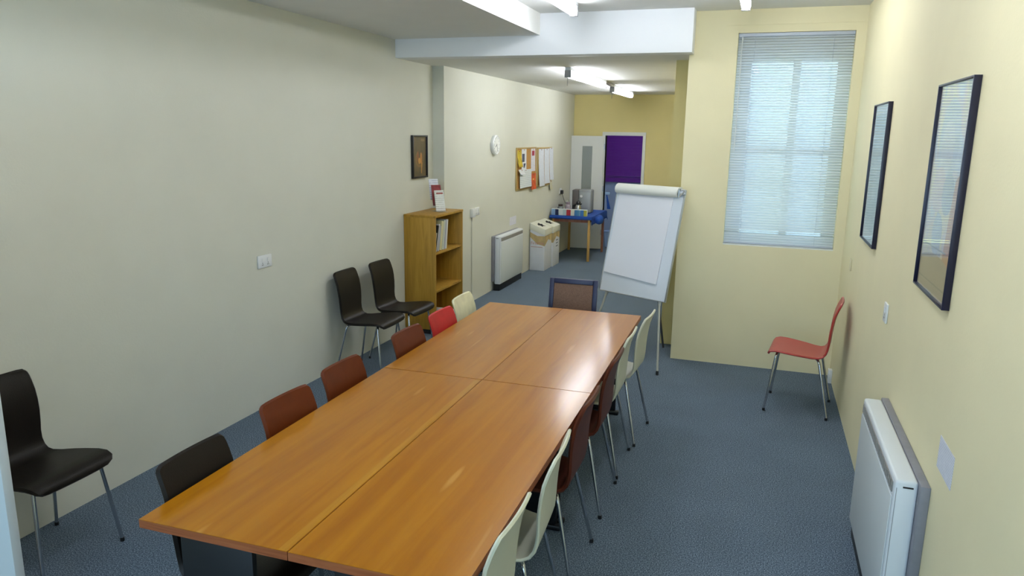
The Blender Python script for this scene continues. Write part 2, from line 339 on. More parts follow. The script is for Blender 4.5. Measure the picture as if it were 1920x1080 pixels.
blind('venetian_blind', 'dark purple venetian blind seen through the far doorway', -3.3, -1.4, 1.0, 2.25, YF + 2.37, slat_p, mat('purple_rail', '#3c1450', .4), .03, .034, 1.0)

# ------------------------------------------------------------------ fluorescent lights
def light_mat(name, s, col='#f4f8ff'):
    return mat(name, '#ffffff', .4, emit=col, estr=s)
def batten(label, x, y0, y1, z, s, col='#f3f7ff', cord=False, group='fluorescent battens'):
    t = thing('fluorescent_batten', label, 'ceiling light', (x, y0, z), group=group); L = y1 - y0
    bx(-.03, .03, 0, L, -.03, 0).build('batten_body', white_metal, t, bevel=.003)
    lm_ = light_mat('lit_tube_%g' % s, s, col)
    MB().lathe([(.012, .03), (.034, .04), (.034, L - .04), (.012, L - .03)], (0, 0, -.066), 16, 'y').build('tube', lm_, t, smooth=True)
    for yy in (0, L - .03): bx(-.032, .032, yy, yy + .03, -.10, -.03).build('end_cap', grey_pl, t, bevel=.004)
    if cord: MB().tube([(0, .01, -.10), (0, .005, -.18)], .003, 6).build('pull_cord', grey_pl, t)
    return t
batten('lit batten beside the white dropped ceiling edge near the beam', -1.48, 4.35, 5.80, ZC, TUBE)
batten('lit batten end above the window blind', -.21, 4.35, 5.82, ZC, TUBE)
batten('lit batten over the near half of the table, outside the picture, left row', -1.48, 1.4, 2.9, ZC, TUBE)
batten('lit batten over the near half of the table, outside the picture, right row', -.21, 1.4, 2.9, ZC, TUBE)
batten('lit corridor batten nearest the white beam, with pull cord', -1.92, 7.33, 9.1, ZB, TUBE * 1.5, cord=True)
batten('lit corridor batten farthest from the beam, near the doorway', -1.99, 9.95, 11.45, ZB, TUBE * 1.5, cord=True)
MB().hexa([(-1.94, 9.1, ZB - .03), (-1.90, 9.1, ZB - .03), (-1.97, 9.95, ZB - .03), (-2.01, 9.95, ZB - .03)], [(-1.94, 9.1, ZB), (-1.90, 9.1, ZB), (-1.97, 9.95, ZB), (-2.01, 9.95, ZB)]).build('cable_trunking', grey_pl)
tag(bpy.data.objects['cable_trunking'], 'short grey trunking joining the two corridor lights', 'trunking')
batten('cool lit batten added out of view to brighten the small room beyond the doorway', -2.2, YF + .5, YF + 1.7, 2.6, TUBE * 1.1, '#dfe8ff')  # no known fitting in there; added, hidden, to lift the small room's light

# ------------------------------------------------------------------ meeting tables
TH, TX, TY, TZ = .0104, -1.787, 1.623, .73
def table(label, a0, a1, b0, b1, strip=False):
    c, s = math.cos(TH), math.sin(TH); a, b = (a0 + a1) / 2, (b0 + b1) / 2
    t = thing('meeting_table', label, 'table', (TX + a * c - b * s, TY + a * s + b * c, 0), TH, 'four tables pushed together')
    w, l = (a1 - a0) / 2 - .0015, (b1 - b0) / 2 - .003
    MB().box(-w + .004, w - .004, -l + .004, l - .004, TZ - .028, TZ - .0016).box(-w, w, -l, l, TZ - .0015, TZ).build('table_top', table_wood, t)
    if strip: bx(w - .032, w - .004, -l + .001, l - .001, TZ, TZ + .0004).build('pale_strip', wood('pale_strip_veneer', '#a36c0a', '#af7714', '#ba8220', .42, coat=.65, sc=(60, 1.5, 60)), t)
    eg = MB().box(-w, -w + .004, -l, l, TZ - .029, TZ - .0016).box(w - .004, w, -l, l, TZ - .029, TZ - .0016)
    eg.box(-w + .004, w - .004, -l, -l + .004, TZ - .029, TZ - .0016).box(-w + .004, w - .004, l - .004, l, TZ - .029, TZ - .0016)
    eg.build('edge_band', edge_wood, t)
    bx(-.03, .03, -l + .08, l - .08, TZ - .08, TZ - .029).build('under_rail', black, t)
    for q in (-1, 1):
        y = q * (l - .03)
        bx(-.135, .135, y - .012, y + .012, .03, TZ - .029).build('leg_panel', black, t, bevel=.006)
        bx(-.16, .16, y - .02, y + .02, 0, .03).build('foot', black, t, bevel=.01)
    return t
table('honey wood table section at the near left, by the dark brown chair', 0, .552, 0, 1.6437, True)
table('honey wood table section at the near right, by the nearest cream chairs', .552, 1.109, 0, 1.6437)
table('honey wood table section at the far left, by the red chair', 0, .552, 1.6437, 3.2816)
table('honey wood table section at the far right, by the easel', .552, 1.109, 1.6437, 3.2816)

# ------------------------------------------------------------------ moulded chairs
PROF = [(.212, .418, .158), (.212, .430, .185), (.200, .446, .199), (.17, .454, .206), (.12, .452, .208), (.05, .444, .203), (-.02, .436, .192), (-.08, .429, .176),
        (-.122, .429, .164), (-.148, .440, .157), (-.165, .462, .153), (-.175, .492, .150), (-.181, .53, .151), (-.185, .58, .156), (-.189, .63, .160), (-.195, .68, .162),
        (-.204, .73, .162), (-.217, .77, .161), (-.227, .796, .160), (-.234, .812, .157), (-.237, .820, .151), (-.239, .825, .140)]
def shell_mesh(name, thick, m):
    nu = 12; n = len(PROF); P = []
    for i, (x, z, hw) in enumerate(PROF):
        row = []; s = i / (n - 1)
        for k in range(nu + 1):
            u = -1 + 2 * k / nu; back = max(0, min(1, (z - .45) / .15)) if i > 8 else 0
            row.append(Vector((x + .008 * back * u * u, u * hw, z + (0 if i > 8 else -.004 * (1 - u * u)))))
        P.append(row)
    bm_v = []
    mb = MB(); top = []; bot = []
    for i in range(n):
        for k in range(nu + 1):
            a = P[min(i + 1, n - 1)][k] - P[max(i - 1, 0)][k]; b = P[i][min(k + 1, nu)] - P[i][max(k - 1, 0)]
            nn = b.cross(a).normalized()
            if nn.z < 0 and i < 8: nn = -nn
            top.append(P[i][k] + nn * thick / 2); bot.append(P[i][k] - nn * thick / 2)
    N = n * (nu + 1); q = lambda i, k: i * (nu + 1) + k
    fs = []
    for i in range(n - 1):
        for k in range(nu):
            fs.append((q(i, k), q(i, k + 1), q(i + 1, k + 1), q(i + 1, k))); fs.append(tuple(N + j for j in (q(i + 1, k), q(i + 1, k + 1), q(i, k + 1), q(i, k))))
    ring = [(0, k) for k in range(nu + 1)] + [(i, nu) for i in range(1, n)] + [(n - 1, k) for k in range(nu - 1, -1, -1)] + [(i, 0) for i in range(n - 2, 0, -1)]
    cen = [Vector((x, 0, z)) for x, z, _ in PROF]
    rim = []
    for i, k in ring:
        p = P[i][k]
        d = Vector((0, 1 if k == nu else -1 if k == 0 else 0, 0))
        if i == 0: d += Vector((0, 0, -1)) if k not in (0, nu) else Vector((0, 0, -.7))
        if i == n - 1: d += Vector((-.3, 0, 1))
        rim.append(p + d.normalized() * thick * .42)
    m_ = len(ring)
    for j in range(m_):
        a, b = q(*ring[j]), q(*ring[(j + 1) % m_]); ra, rb = 2 * N + j, 2 * N + (j + 1) % m_
        fs += [(a, b, rb, ra), (ra, rb, N + b, N + a)]
    mb.add(top + bot + rim, fs)
    return mb.mesh(name, m, smooth=True)
def bend(a, b, c, r=.03, n=5):
    a, b, c = Vector(a), Vector(b), Vector(c); p = b + (a - b).normalized() * r; s = b + (c - b).normalized() * r
    return [a] + [p * (1 - t) ** 2 + b * 2 * t * (1 - t) + s * t * t for t in [i / n for i in range(n + 1)]] + [c]
leg_me = {}
for f in (1, -1):
    for s in (1, -1):
        pts = bend((.12, s * .05, .432), (.158, s * .165, .432), (.208, s * .205, .012), .04) if f == 1 else bend((-.07, s * .05, .414), (-.125, s * .155, .412), (-.212, s * .205, .012), .04)
        leg_me[f, s] = (MB().tube(pts, .0085, 10).mesh('leg', chrome, smooth=True), MB().lathe([(.010, 0), (.0105, .004), (.0095, .02)], (pts[-1].x, pts[-1].y, 0), 10).mesh('foot_glide', black_pl, smooth=True))
plate_me = bx(-.075, .13, -.07, .07, .405, .4185).mesh('mounting_plate', black, bevel=.003)
tilt_pl = Matrix.Rotation(-.11, 4, 'Y')
leather = dict(spec=.22, rough=.42, bump=.10, bscale=220, var=.10, vscale=14)
shells = {
    'dark': shell_mesh('shell', .020, mat('dark_brown_leatherette', '#18130f', **leather)),
    'tan': shell_mesh('shell', .020, mat('tan_brown_leatherette', '#5e2708', **leather)),
    'plum': shell_mesh('shell', .018, mat('red_brown_leatherette', '#57291a', **leather)),
    'red': shell_mesh('shell', .018, mat('red_leatherette', '#b52a26', **leather)),
    'rose': shell_mesh('shell', .014, mat('red_lacquer', '#a93a36', rough=.35)),
    'cream': shell_mesh('shell', .018, mat('cream_leatherette', '#d8d3ae', **leather)),
    'white': shell_mesh('shell', .013, mat('cream_lacquer', '#d9d9c4', rough=.4))}
def chair(kind, label, x, y, rz, group):
    t = thing('moulded_chair', label, 'chair', (x, y, 0), rz, group)
    link('shell', shells[kind], t); link('mounting_plate', plate_me, t)
    for k, (lm_, fm) in leg_me.items():
        l = link('leg', lm_, t); link('foot_glide', fm, l)
    return t
GL, GR = 'chairs along the left side of the table', 'chairs along the right side of the table'
for kind, lab, x, y, a in [
    ('dark', 'dark brown chair tucked in at the near left of the table', -1.858, 1.93, 0),
    ('tan', 'tan brown chair left of the table, next to the dark brown one', -1.882, 2.50, -.05),
    ('tan', 'tan brown chair left of the table, middle of the three tan ones', -1.905, 2.985, -.04),
    ('tan', 'tan brown chair left of the table, next to the red one', -1.888, 3.655, -.05),
    ('red', 'bright red padded chair left of the table near the bookcase', -1.893, 4.145, -.04),
    ('cream', 'cream padded chair at the far left end of the table', -1.94, 4.62, 0)]:
    chair(kind, lab, x + .24, y, a, GL)
for kind, lab, x, y, a in [
    ('white', 'cream chair nearest the viewer right of the table, cut off below', -.626, 1.911, 0),
    ('white', 'cream chair right of the table, second from the viewer', -.622, 2.435, .07),
    ('plum', 'red brown chair right of the table beside the near cream chairs', -.632, 2.985, 0),
    ('plum', 'red brown chair right of the table beside the far cream chairs', -.640, 3.63, 0),
    ('white', 'cream chair right of the table just past the red brown ones', -.645, 4.105, 0),
    ('white', 'cream chair at the far right end of the table by the easel', -.612, 4.60, -.06)]:
    chair(kind, lab, x - .226, y, PI + a, GR)
GW = 'dark brown chairs against the long wall'
chair('dark', 'dark brown chair against the wall at the lower left edge', -2.98, 2.215, 0, GW)
chair('dark', 'nearer of two dark brown chairs by the wall and bookcase', -2.945, 5.12, .0, GW)
chair('dark', 'dark brown chair against the wall right beside the bookcase', -2.90, 5.60, -.06, GW)
chair('rose', 'red chair standing alone against the right wall below the window', .375, 5.53, PI - .12, None)

# blue framed chair at the head of the table
t = thing('side_chair', 'navy framed chair with brown fabric back at the table head', 'chair', (-1.283, 5.08, 0), .04)
navy = mat('navy_frame', '#1c2348', .4); fab = mat('brown_weave', '#7a5f50', .9, var=.18, vscale=120, bump=.4, bscale=300)
def bar(a, b, w, d): # square bar from a to b (mostly vertical)
    a, b = Vector(a), Vector(b)
    return MB().hexa([(a.x + i * w, a.y + j * d, a.z) for i, j in ((-1, -1), (1, -1), (1, 1), (-1, 1))], [(b.x + i * w, b.y + j * d, b.z) for i, j in ((-1, -1), (1, -1), (1, 1), (-1, 1))])
for s in (-1, 1):
    bar((s * .175, .20, 0), (s * .175, .16, .46), .013, .013).build('leg', navy, t, bevel=.003)
    bar((s * .175, -.12, 0), (s * .175, -.12, .44), .013, .013).build('leg', navy, t, bevel=.003)
    bar((s * .168, .16, .46), (s * .168, .235, .868), .017, .013).build('back_frame', navy, t, bevel=.003)
MB().hexa([(-.15, .215, .832), (.15, .215, .832), (.15, .243, .832), (-.15, .243, .832)], [(-.15, .222, .868), (.15, .222, .868), (.15, .248, .868), (-.15, .248, .868)]).build('back_rail', navy, t, bevel=.003)
MB().hexa([(-.15, .165, .54), (.15, .165, .54), (.15, .185, .54), (-.15, .185, .54)], [(-.15, .218, .831), (.15, .218, .831), (.15, .238, .831), (-.15, .238, .831)]).build('backrest', fab, t, bevel=.004)
bx(-.19, .19, -.15, .17, .44, .48).build('seat', fab, t, bevel=.014)

# ------------------------------------------------------------------ flip chart easel
EX, EY, PHI, LEAN = -.987, 6.157, -.4417, .2309
e = thing('flip_chart_easel', 'white flip chart board on thin metal tripod legs', 'easel', (EX, EY, 0), PHI)
def bp(x, h, off):       # point on the leaning board: x across, h up the board, off in front
    x *= .971; h *= .971
    return (x, h * math.sin(LEAN) - off * math.cos(LEAN), .587 + h * math.cos(LEAN) + off * math.sin(LEAN))
def slab(x0, x1, h0, h1, o0, o1):
    return MB().hexa([bp(x0, h0, o1), bp(x1, h0, o1), bp(x1, h0, o0), bp(x0, h0, o0)], [bp(x0, h1, o1), bp(x1, h1, o1), bp(x1, h1, o0), bp(x0, h1, o0)])
board_w = mat('whiteboard', '#dfe6ee', .25)
slab(-.345, .345, .006, .968, -.008, .008).build('board', board_w, e)
alu = mat('aluminium_trim', '#b9bdbf', .35, metal=.7)
slab(-.352, -.344, 0, .974, -.012, .012).build('board_trim', alu, e, bevel=.002); slab(.344, .352, 0, .974, -.012, .012).build('board_trim', alu, e, bevel=.002)
slab(-.344, .344, -.002, .007, -.012, .014).build('board_trim', alu, e, bevel=.002); slab(-.344, .344, .967, .976, -.012, .012).build('board_trim', alu, e, bevel=.002)
slab(-.33, .365, .925, .945, .008, .026).build('clamp_bar', alu, e, bevel=.003)
cy_ = bp(.33, .935, .04)
MB().tube([(cy_[0], cy_[1] - .03, cy_[2] - .03), (cy_[0], cy_[1] - .03, cy_[2] + .035), (cy_[0] + .02, cy_[1] + .02, cy_[2] + .02), (cy_[0], cy_[1] - .03, cy_[2] - .03)], .005, 8).build('clamp_knob', steel, e, smooth=True)
legm = mat('pale_leg_tube', '#c3c4bb', .35, metal=.3)
for s in (-1, 1):
    a, b = Vector(bp(s * .275, .03, -.02)), Vector((s * .385, -.132, 0))
    l = MB().tube([bp(s * .24, .5, -.02), a, a.lerp(b, .1), a.lerp(b, .1), b + Vector((0, 0, .012))], [.012, .012, .012, .0095, .0095], 10).build('front_leg', legm, e, smooth=True)
    MB().lathe([(.012, 0), (.012, .03), (.009, .035)], (b.x, b.y, 0), 10).build('foot', black_pl, l, smooth=True)
    MB().tube([a.lerp(b, -.02), a.lerp(b, .08)], .014, 10).build('leg_collar', alu, l, smooth=True)
MB().tube([bp(0, .8, -.02), (0, .56, .012)], .010, 10).build('rear_leg', mat('dark_leg_tube', '#55565a', .4, metal=.5), e, smooth=True)
# paper pad
pd = thing('paper_pad', 'large white paper pad hanging on the easel, first pages rolled over the top', 'paper pad', (EX, EY, 0), PHI)
paper = mat('flip_chart_paper', '#e9eaf0', .75, bump=.05, bscale=14)
pm = MB(); hs = [(.155, .024), (.3, .016), (.5, .015), (.7, .014), (.80, .015), (.895, .016)]
nx = 8
fr = []
for h, o in hs:
    for i in range(nx + 1):
        u = i / nx; x = -.325 + .565 * u + .015 * (h - .15)
        fr.append(bp(x, h - (.035 * u if h < .2 else 0) + .02, o + .002 * math.sin(5 * u + h * 9)))
bk = []
for h, o in hs:
    for i in range(nx + 1):
        u = i / nx; x = -.325 + .565 * u + .015 * (h - .15); bk.append(bp(x, h - (.035 * u if h < .2 else 0) + .02, .0095))
K = len(fr); q = lambda r, i: r * (nx + 1) + i; R = len(hs)
fs = []
for r in range(R - 1):
    for i in range(nx):
        fs.append((q(r, i), q(r, i + 1), q(r + 1, i + 1), q(r + 1, i))); fs.append(tuple(K + j for j in (q(r + 1, i), q(r + 1, i + 1), q(r, i + 1), q(r, i))))
for r in range(R - 1):
    for i in (0, nx): fs.append((q(r, i), q(r + 1, i), K + q(r + 1, i), K + q(r, i)))
for r in (0, R - 1):
    for i in range(nx): fs.append((q(r, i), q(r, i + 1), K + q(r, i + 1), K + q(r, i)))
pm.add(fr + bk, fs); pm.build('sheets', paper, pd, smooth=True)
rl = [(.90, .028), (.908, .046), (.928, .058), (.952, .057), (.976, .044), (.992, .018), (.996, -.012), (.985, -.03), (.978, -.02), (.982, .01), (.968, .033), (.95, .045), (.93, .047), (.915, .038)]
rm = MB(); nn_ = len(rl)
vv = [bp(x, h, o) for x in (-.345, .30) for h, o in rl]
rm.add(vv, [(i, (i + 1) % nn_, nn_ + (i + 1) % nn_, nn_ + i) for i in range(nn_)] + [tuple(range(nn_ - 1, -1, -1)), tuple(range(nn_, 2 * nn_))])
rm.build('rolled_pages', mat('rolled_paper', '#f0f0e6', .7), pd, smooth=True)

# ------------------------------------------------------------------ storage heaters
def heater(label, x, y0, y1, face, h=.70):
    """x: wall plane, face: +1 looks to +x, -1 looks to -x"""
    t = thing('storage_heater', label, 'heater', (x, y0, 0), group='storage heaters'); L = y1 - y0
    def b(d0, d1, ya, yb, za, zb):
        a, c = sorted((face * d0, face * d1)); return bx(a, c, ya, yb, za, zb)
    b(0, .034, -.03, L + .03, .12, h + .0).build('back_plate', grey_metal, t, bevel=.004)
    b(.034, .112, 0, L, .085, h).build('casing', white_metal, t, bevel=.012, seg=3)
    b(.1125, .117, .02, L - .02, .10, h - .075).build('front_panel', mat('heater_front', '#d2d8d8', .4), t, bevel=.002)
    b(.112, .116, .03, L - .03, h - .062, h - .022).build('air_grille', mat('grille_grey', '#8e8b86', .5), t)
    for i in range(26):
        yy = .04 + (L - .08) * i / 25; b(.116, .118, yy - .002, yy + .002, h - .06, h - .024).build('grille_bar', mat('grille_bar', '#a5a19a', .5), t)
    b(.02, .10, .01, L - .01, 0, .085).build('plinth', black, t, bevel=.004)
    for yy in (-.0015, L + .0005): b(.05, .085, yy, yy + .001, h - .028, h - .022).build('vent_slot', black_pl, t)
    for yy in (-.001, L): b(.104, .106, yy, yy + .001, .1, h - .03).build('panel_seam', grey_pl, t)
    return t
heater('white storage heater against the right wall near the viewer', XR, 2.80, 3.715, -1, .725)
heater('white storage heater on the corridor wall past the bookcase', X2, 8.45, 9.36, 1, .69)

# ------------------------------------------------------------------ framed pictures
def picture(name, label, x, face, y0, y1, z0, z1, fmat, art, fw_=.007, dep=.026, shapes=()):
    t = thing(name, label, 'picture', (x, (y0 + y1) / 2, (z0 + z1) / 2)); hy, hz = (y1 - y0) / 2, (z1 - z0) / 2
    def b(d0, d1, ya, yb, za, zb):
        a, c = sorted((face * d0, face * d1)); return bx(a, c, ya, yb, za, zb)
    for s in (-1, 1):
        b(.001, dep, *sorted((s * hy, s * (hy - fw_))), -hz, hz).build('frame_side', fmat, t, bevel=.001)
        b(.001, dep, -hy + fw_, hy - fw_, *sorted((s * hz, s * (hz - fw_)))).build('frame_rail', fmat, t, bevel=.001)
    b(.002, .012, -hy + fw_, hy - fw_, -hz + fw_, hz - fw_).build('print', art, t)
    for i, (nm, poly, col) in enumerate(shapes):
        MB().prism([(p * (hy - fw_), q * (hz - fw_)) for p, q in poly], lambda a, c, d: (face * d, a, c), .012, .0122 + .0001 * i).build(nm, mat('ink_' + col.strip('#'), col, .5, var=.12, vscale=14), t)
    b(.016, .018, -hy + fw_, hy - fw_, -hz + fw_, hz - fw_).build('glass', glass, t)
    return t
def ell(cy, cz_, ry, rz, a0=0, a1=2 * PI, n=24):
    return [(cy + ry * math.cos(a0 + (a1 - a0) * i / n), cz_ + rz * math.sin(a0 + (a1 - a0) * i / n)) for i in range(n + (0 if a1 - a0 > 6.2 else 1))]
def rec(a, b, c, d): return [(a, c), (b, c), (b, d), (a, d)]
navyf = mat('blue_black_frame', '#15132e', .35)
artA = art_mat('pastel_print', '#c9d3dc', ['#b6c6d8', '#c8b7bd', '#d7d0a8', '#8f9fb4', '#c98a5a'], 3.2, 1.6)
artB = art_mat('pale_blue_print', '#c3d2d8', ['#a9bcc2', '#d4dcd8', '#93a9ae'], 5, .8)
artC = art_mat('dark_gold_print', '#2a221a', ['#3a2f22', '#4a3826', '#5d4428', '#6b5140'], 7, 1.2, oval=None)
picture('framed_poster', 'tall framed pastel poster on the right wall, nearest the viewer', XR, -1, 2.875, 3.415, 1.355, 2.16, navyf, artA, shapes=[('print_dome', ell(.1, .45, .62, .42), '#aebccb'), ('print_dome', ell(.15, .40, .4, .26), '#c3c6cf'), ('print_patch', ell(.35, .0, .42, .22), '#c7b4bd'),
    ('print_band', rec(-.98, -.90, -.62, .95), '#c2b868'), ('print_figure', ell(-.25, -.02, .33, .2), '#98a5b6'), ('print_band', [(-.88, -.72), (-.40, -.72), (-.52, -.2), (-.62, .12), (-.86, .2)], '#b06c3c'),
    ('print_figure', ell(.1, -.42, .3, .2), '#9fb0c6'), ('print_line', rec(-.6, .9, -.56, -.545), '#6f7888'), ('print_base', [(-.98, -.98), (.98, -.98)] + ell(0, -.75, .97, .14, 0, PI), '#94866c'), ('print_line', rec(-.9, .9, -.90, -.885), '#5f5648')])
picture('framed_poster', 'tall framed pale blue poster on the right wall, nearer the window', XR, -1, 4.69, 5.272, 1.314, 2.154, navyf, artB, shapes=[('print_mount', rec(-.99, .99, -.99, .99), '#cfdada'), ('print_field', rec(-.8, .8, -.84, .86), '#8fa6ad'), ('print_field', ell(0, .1, .5, .5), '#a9bcc0')])
picture('framed_picture', 'small black framed dark and gold picture above the bookcase', XL, 1, 6.49, 6.82, 1.496, 1.912, black_pl, artC, .016, shapes=[('gold_form', ell(-.02, -.12, .60, .42), '#7a5526'), ('gold_form', ell(.02, -.05, .46, .36), '#3b2c22'), ('gold_form', ell(.22, -.08, .16, .30), '#b9752a'),
    ('gold_form', ell(-.25, .0, .12, .28), '#8a3f22'), ('gold_form', [(.25, -.35), (.42, -.3), (.30, -.85), (.18, -.85)], '#a8701f'), ('gold_form', ell(-.05, -.22, .16, .16), '#c08a3a'), ('pale_form', rec(.2, .75, .78, .9), '#7d6a4a')])

# ------------------------------------------------------------------ bookcase and what is on it
BX0, BX1, BY0, BY1, BH = -3.236, -2.905, 6.31, 6.992, 1.168
t = thing('bookcase', 'oak veneer bookcase with three open shelves against the wall', 'bookcase', (BX0, BY0, 0)); D, Lb = BX1 - BX0, BY1 - BY0
for yy in (0, Lb - .02): bx(0, D, yy, yy + .02, .045, BH - .022).build('side_panel', shelf_wood, t, bevel=.001)
bx(0, D + .004, -.003, Lb + .003, BH - .022, BH).build('top', shelf_wood, t, bevel=.002)
bx(.001, .008, .02, Lb - .02, .06, BH - .022).build('back_panel', shelf_wood, t)
SZ = (.075, .43, .805)
for z in SZ: bx(.008, D - .008, .02, Lb - .02, z - .02, z).build('shelf', shelf_wood, t, bevel=.001)
bx(.02, D - .02, .004, Lb - .004, 0, .045).build('plinth', black, t)
def book(label, kind, y, w, h, d, lean, col, spine=None):
    """spine faces +x; y is the foot of the book, lean tips its top to +y"""
    b = thing(kind, label, 'book', (BX1 - .03 - d, BY0 + y, SZ[2] + .001 + w * math.sin(lean)), group='books leaning on the top shelf')
    c = mat('cover_' + col.strip('#'), col, .55)
    bx(0, d, 0, .0015, 0, h).build('cover', c, b); bx(0, d, w - .0015, w, 0, h).build('cover', c, b)
    bx(d - .0015, d, .0015, w - .0015, 0, h).build('spine', mat('cover_' + (spine or col).strip('#'), spine or col, .55), b)
    bx(.003, d - .0015, .0015, w - .0015, .002, h - .003).build('pages', mat('page_paper', '#dedbcb', .8), b)
    b.rotation_euler = (-lean, 0, 0); return b
prev = None
for lab, kd, y, w, h, d, ln, col, sp in [
    ('short grey booklet at the near end of the top shelf', 'booklet', .028, .03, .19, .21, .30, '#a9a695', None),
    ('slim black folder leaning on the top shelf', 'folder', .064, .022, .26, .23, .30, '#121214', None),
    ('thin white booklet leaning beside the black folder', 'booklet', .092, .016, .27, .22, .27, '#d9d7d4', '#c9c6cc'),
    ('grey booklet with blue badge on the top shelf', 'booklet', .113, .034, .25, .22, .24, '#9c9aa0', '#a7aab4'),
    ('cream binder on the top shelf', 'binder', .155, .05, .285, .23, .20, '#c8c39a', '#cfc89c'),
    ('pale green binder on the top shelf', 'binder', .212, .042, .29, .22, .18, '#b9bfae', '#c4c9ba'),
    ('lilac grey binder on the top shelf', 'binder', .260, .032, .292, .22, .16, '#a7a9b8', None),
    ('white folder at the far end of the book row', 'folder', .297, .026, .292, .22, .15, '#dcdcd4', None)]:
    by = .026 + .03 * 0
    if prev:
        py, pw3, ph, pl = prev; z0_ = w * math.sin(ln); z1_ = min(ph * math.cos(pl), z0_ + h * math.cos(ln))
        right = lambda z: py + pw3 * math.cos(pl) + z * math.tan(pl)
        by = max(right(z) - (z - z0_) * math.tan(ln) for z in (z0_, z1_)) + .0015
    book(lab, kd, by, w, h, d, ln, col, sp)
    prev = (by, w, h, ln)
t = thing('paper_roll', 'white paper roll lying on the bottom shelf behind the red chair', 'paper roll', (-3.0, 6.70, SZ[0] + .001))
MB().lathe([(.018, -.11), (.048, -.11), (.05, -.105), (.05, .105), (.048, .11), (.018, .11)], (0, 0, .05), 20, 'x').build('roll', mat('white_tissue', '#dedbd2', .9), t, smooth=True)
MB().lathe([(.0178, -.112), (.0178, .112)], (0, 0, .05), 14, 'x').build('core', mat('card_core', '#8f7a58', .9), t, smooth=True)
# acrylic leaflet stand and leaflets
t = thing('leaflet_stand', 'clear acrylic leaflet stand on top of the bookcase', 'leaflet stand', (-3.04, 6.68, BH), -.72)
bx(-.09, .13, -.045, .055, 0, .004).build('base', glass, t)
for i, (x, z) in enumerate(((-.085, .11), (-.02, .055), (.05, .006))):
    MB().hexa([(x, -.055, z), (x + .004, -.055, z), (x + .004, .055, z), (x, .055, z)], [(x - .05, -.055, z + .2), (x - .046, -.055, z + .2), (x - .046, .055, z + .2), (x - .05, .055, z + .2)]).build('back_rest', glass, t)
    bx(x, x + .03, -.055, .055, z, z + .004).build('ledge', glass, t)
    bx(x + .027, x + .03, -.055, .055, z + .004, z + .04).build('lip', glass, t)
lf = [print_mat('leaflet_white', '#e4e6ee', '#9a9fb4', 45), mat('leaflet_red', '#8c2f33', .5, var=.3, vscale=40), print_mat('leaflet_front', '#eef0ea', '#a8a49c', 50)]
for i, (x, z, lab) in enumerate(((-.085, .11, 'white leaflets at the back of the acrylic stand'), (-.02, .055, 'dark red leaflet in the middle of the acrylic stand'), (.05, .006, 'white leaflet at the front of the acrylic stand'))):
    o = MB().hexa([(x + .007, -.05, 0), (x + .018, -.05, 0), (x + .018, .05, 0), (x + .007, .05, 0)], [(x - .043, -.05, .2), (x - .038, -.05, .2), (x - .038, .05, .2), (x - .043, .05, .2)]).build('leaflet', lf[i])
    o.location = (-3.04, 6.68, BH + z + .005); o.rotation_euler = (0, 0, -.72)
    tag(o, lab, 'leaflet', 'leaflets on the bookcase')
o = bpy.data.objects['leaflet.002']
bx(.0, .0012, -.035, .035, 0, .014).build('red_heading', mat('heading_red', '#b0605a', .6), o).location = (.0285, 0, .165)

# ------------------------------------------------------------------ wall fittings
def fit(name, label, cat, x, face, y, z, w, h, d, m=white_pl, rockers=0):
    t = thing(name, label, cat, (x, y, z))
    def b(d0, d1, ya, yb, za, zb):
        a, c = sorted((face * d0, face * d1)); return bx(a, c, ya, yb, za, zb)
    b(.0005, d, -w / 2, w / 2, -h / 2, h / 2).build('plate', m, t, bevel=min(.003, d / 3))
    for i in range(rockers):
        yy = (i - (rockers - 1) / 2) * w / max(1, rockers) * .8
        b(d, d + .004, yy - .009, yy + .009, -.0 * h, .26 * h).build('switch', white_pl, t, bevel=.001)
        for q, zz in ((-.006, -.26), (.006, -.26), (0, -.12)): b(d, d + .0006, yy + q - .002, yy + q + .002, zz * h - .004, zz * h + .004).build('pin_hole', black_pl, t)
    return t
fit('double_socket', 'white double socket on the long left wall', 'socket', XL, 1, 4.195, 1.048, .148, .088, .012, rockers=2)
fit('light_switch', 'white plate low on the right wall below the pastel poster', 'switch', XR, -1, 4.09, 1.07, .088, .10, .010, rockers=1)
fit('light_switch', 'small cream plate on the right wall near the window corner', 'switch', XR, -1, 5.77, 1.045, .07, .085, .008, mat('cream_plate', '#e3d9b4', .5))
fit('junction_box', 'white box at floor level in the corner behind the red chair', 'box', XR, -1, 6.2, .055, .06, .11, .03)
fit('surface_switch', 'white surface box with cable beside the bookcase', 'switch', X2, 1, 7.76, 1.045, .09, .095, .035)
fit('double_socket', 'white double socket on the corridor wall beside the bookcase', 'socket', X2, 1, 7.905, 1.05, .15, .088, .014, rockers=2)
fit('plug_socket', 'socket with black plug on the wall above the tea table', 'socket', X2, 1, 11.64, 1.03, .12, .09, .012)
bx(X2 + .012, X2 + .055, 11.61, 11.665, .985, 1.045).build('plug', black_pl, bevel=.006); tag(bpy.data.objects['plug'], 'black plug in the wall socket above the tea table', 'plug')
o = MB().tube([(X2 + .04, 11.64, .985), (X2 + .05, 11.66, .93), (X2 + .07, 11.70, .85), (X2 + .09, 11.8, .72)], .004, 6).build('power_cable', black_pl, smooth=True); tag(o, 'thin black cable falling from the plug to the tea table', 'cable')
o = bx(X2, X2 + .014, 7.752, 7.768, 0, .997).build('cable_conduit', P_left, bevel=.002); tag(o, 'slim painted cable cover running down to the floor beside the bookcase', 'conduit')
o = bx(X2 + .0005, X2 + .002, 9.11, 9.38, .745, .855).build('wall_notice', print_mat('notice_small', '#e6e6ee', '#a7a7b8', 90)); tag(o, 'small white notice above the corridor heater', 'notice')
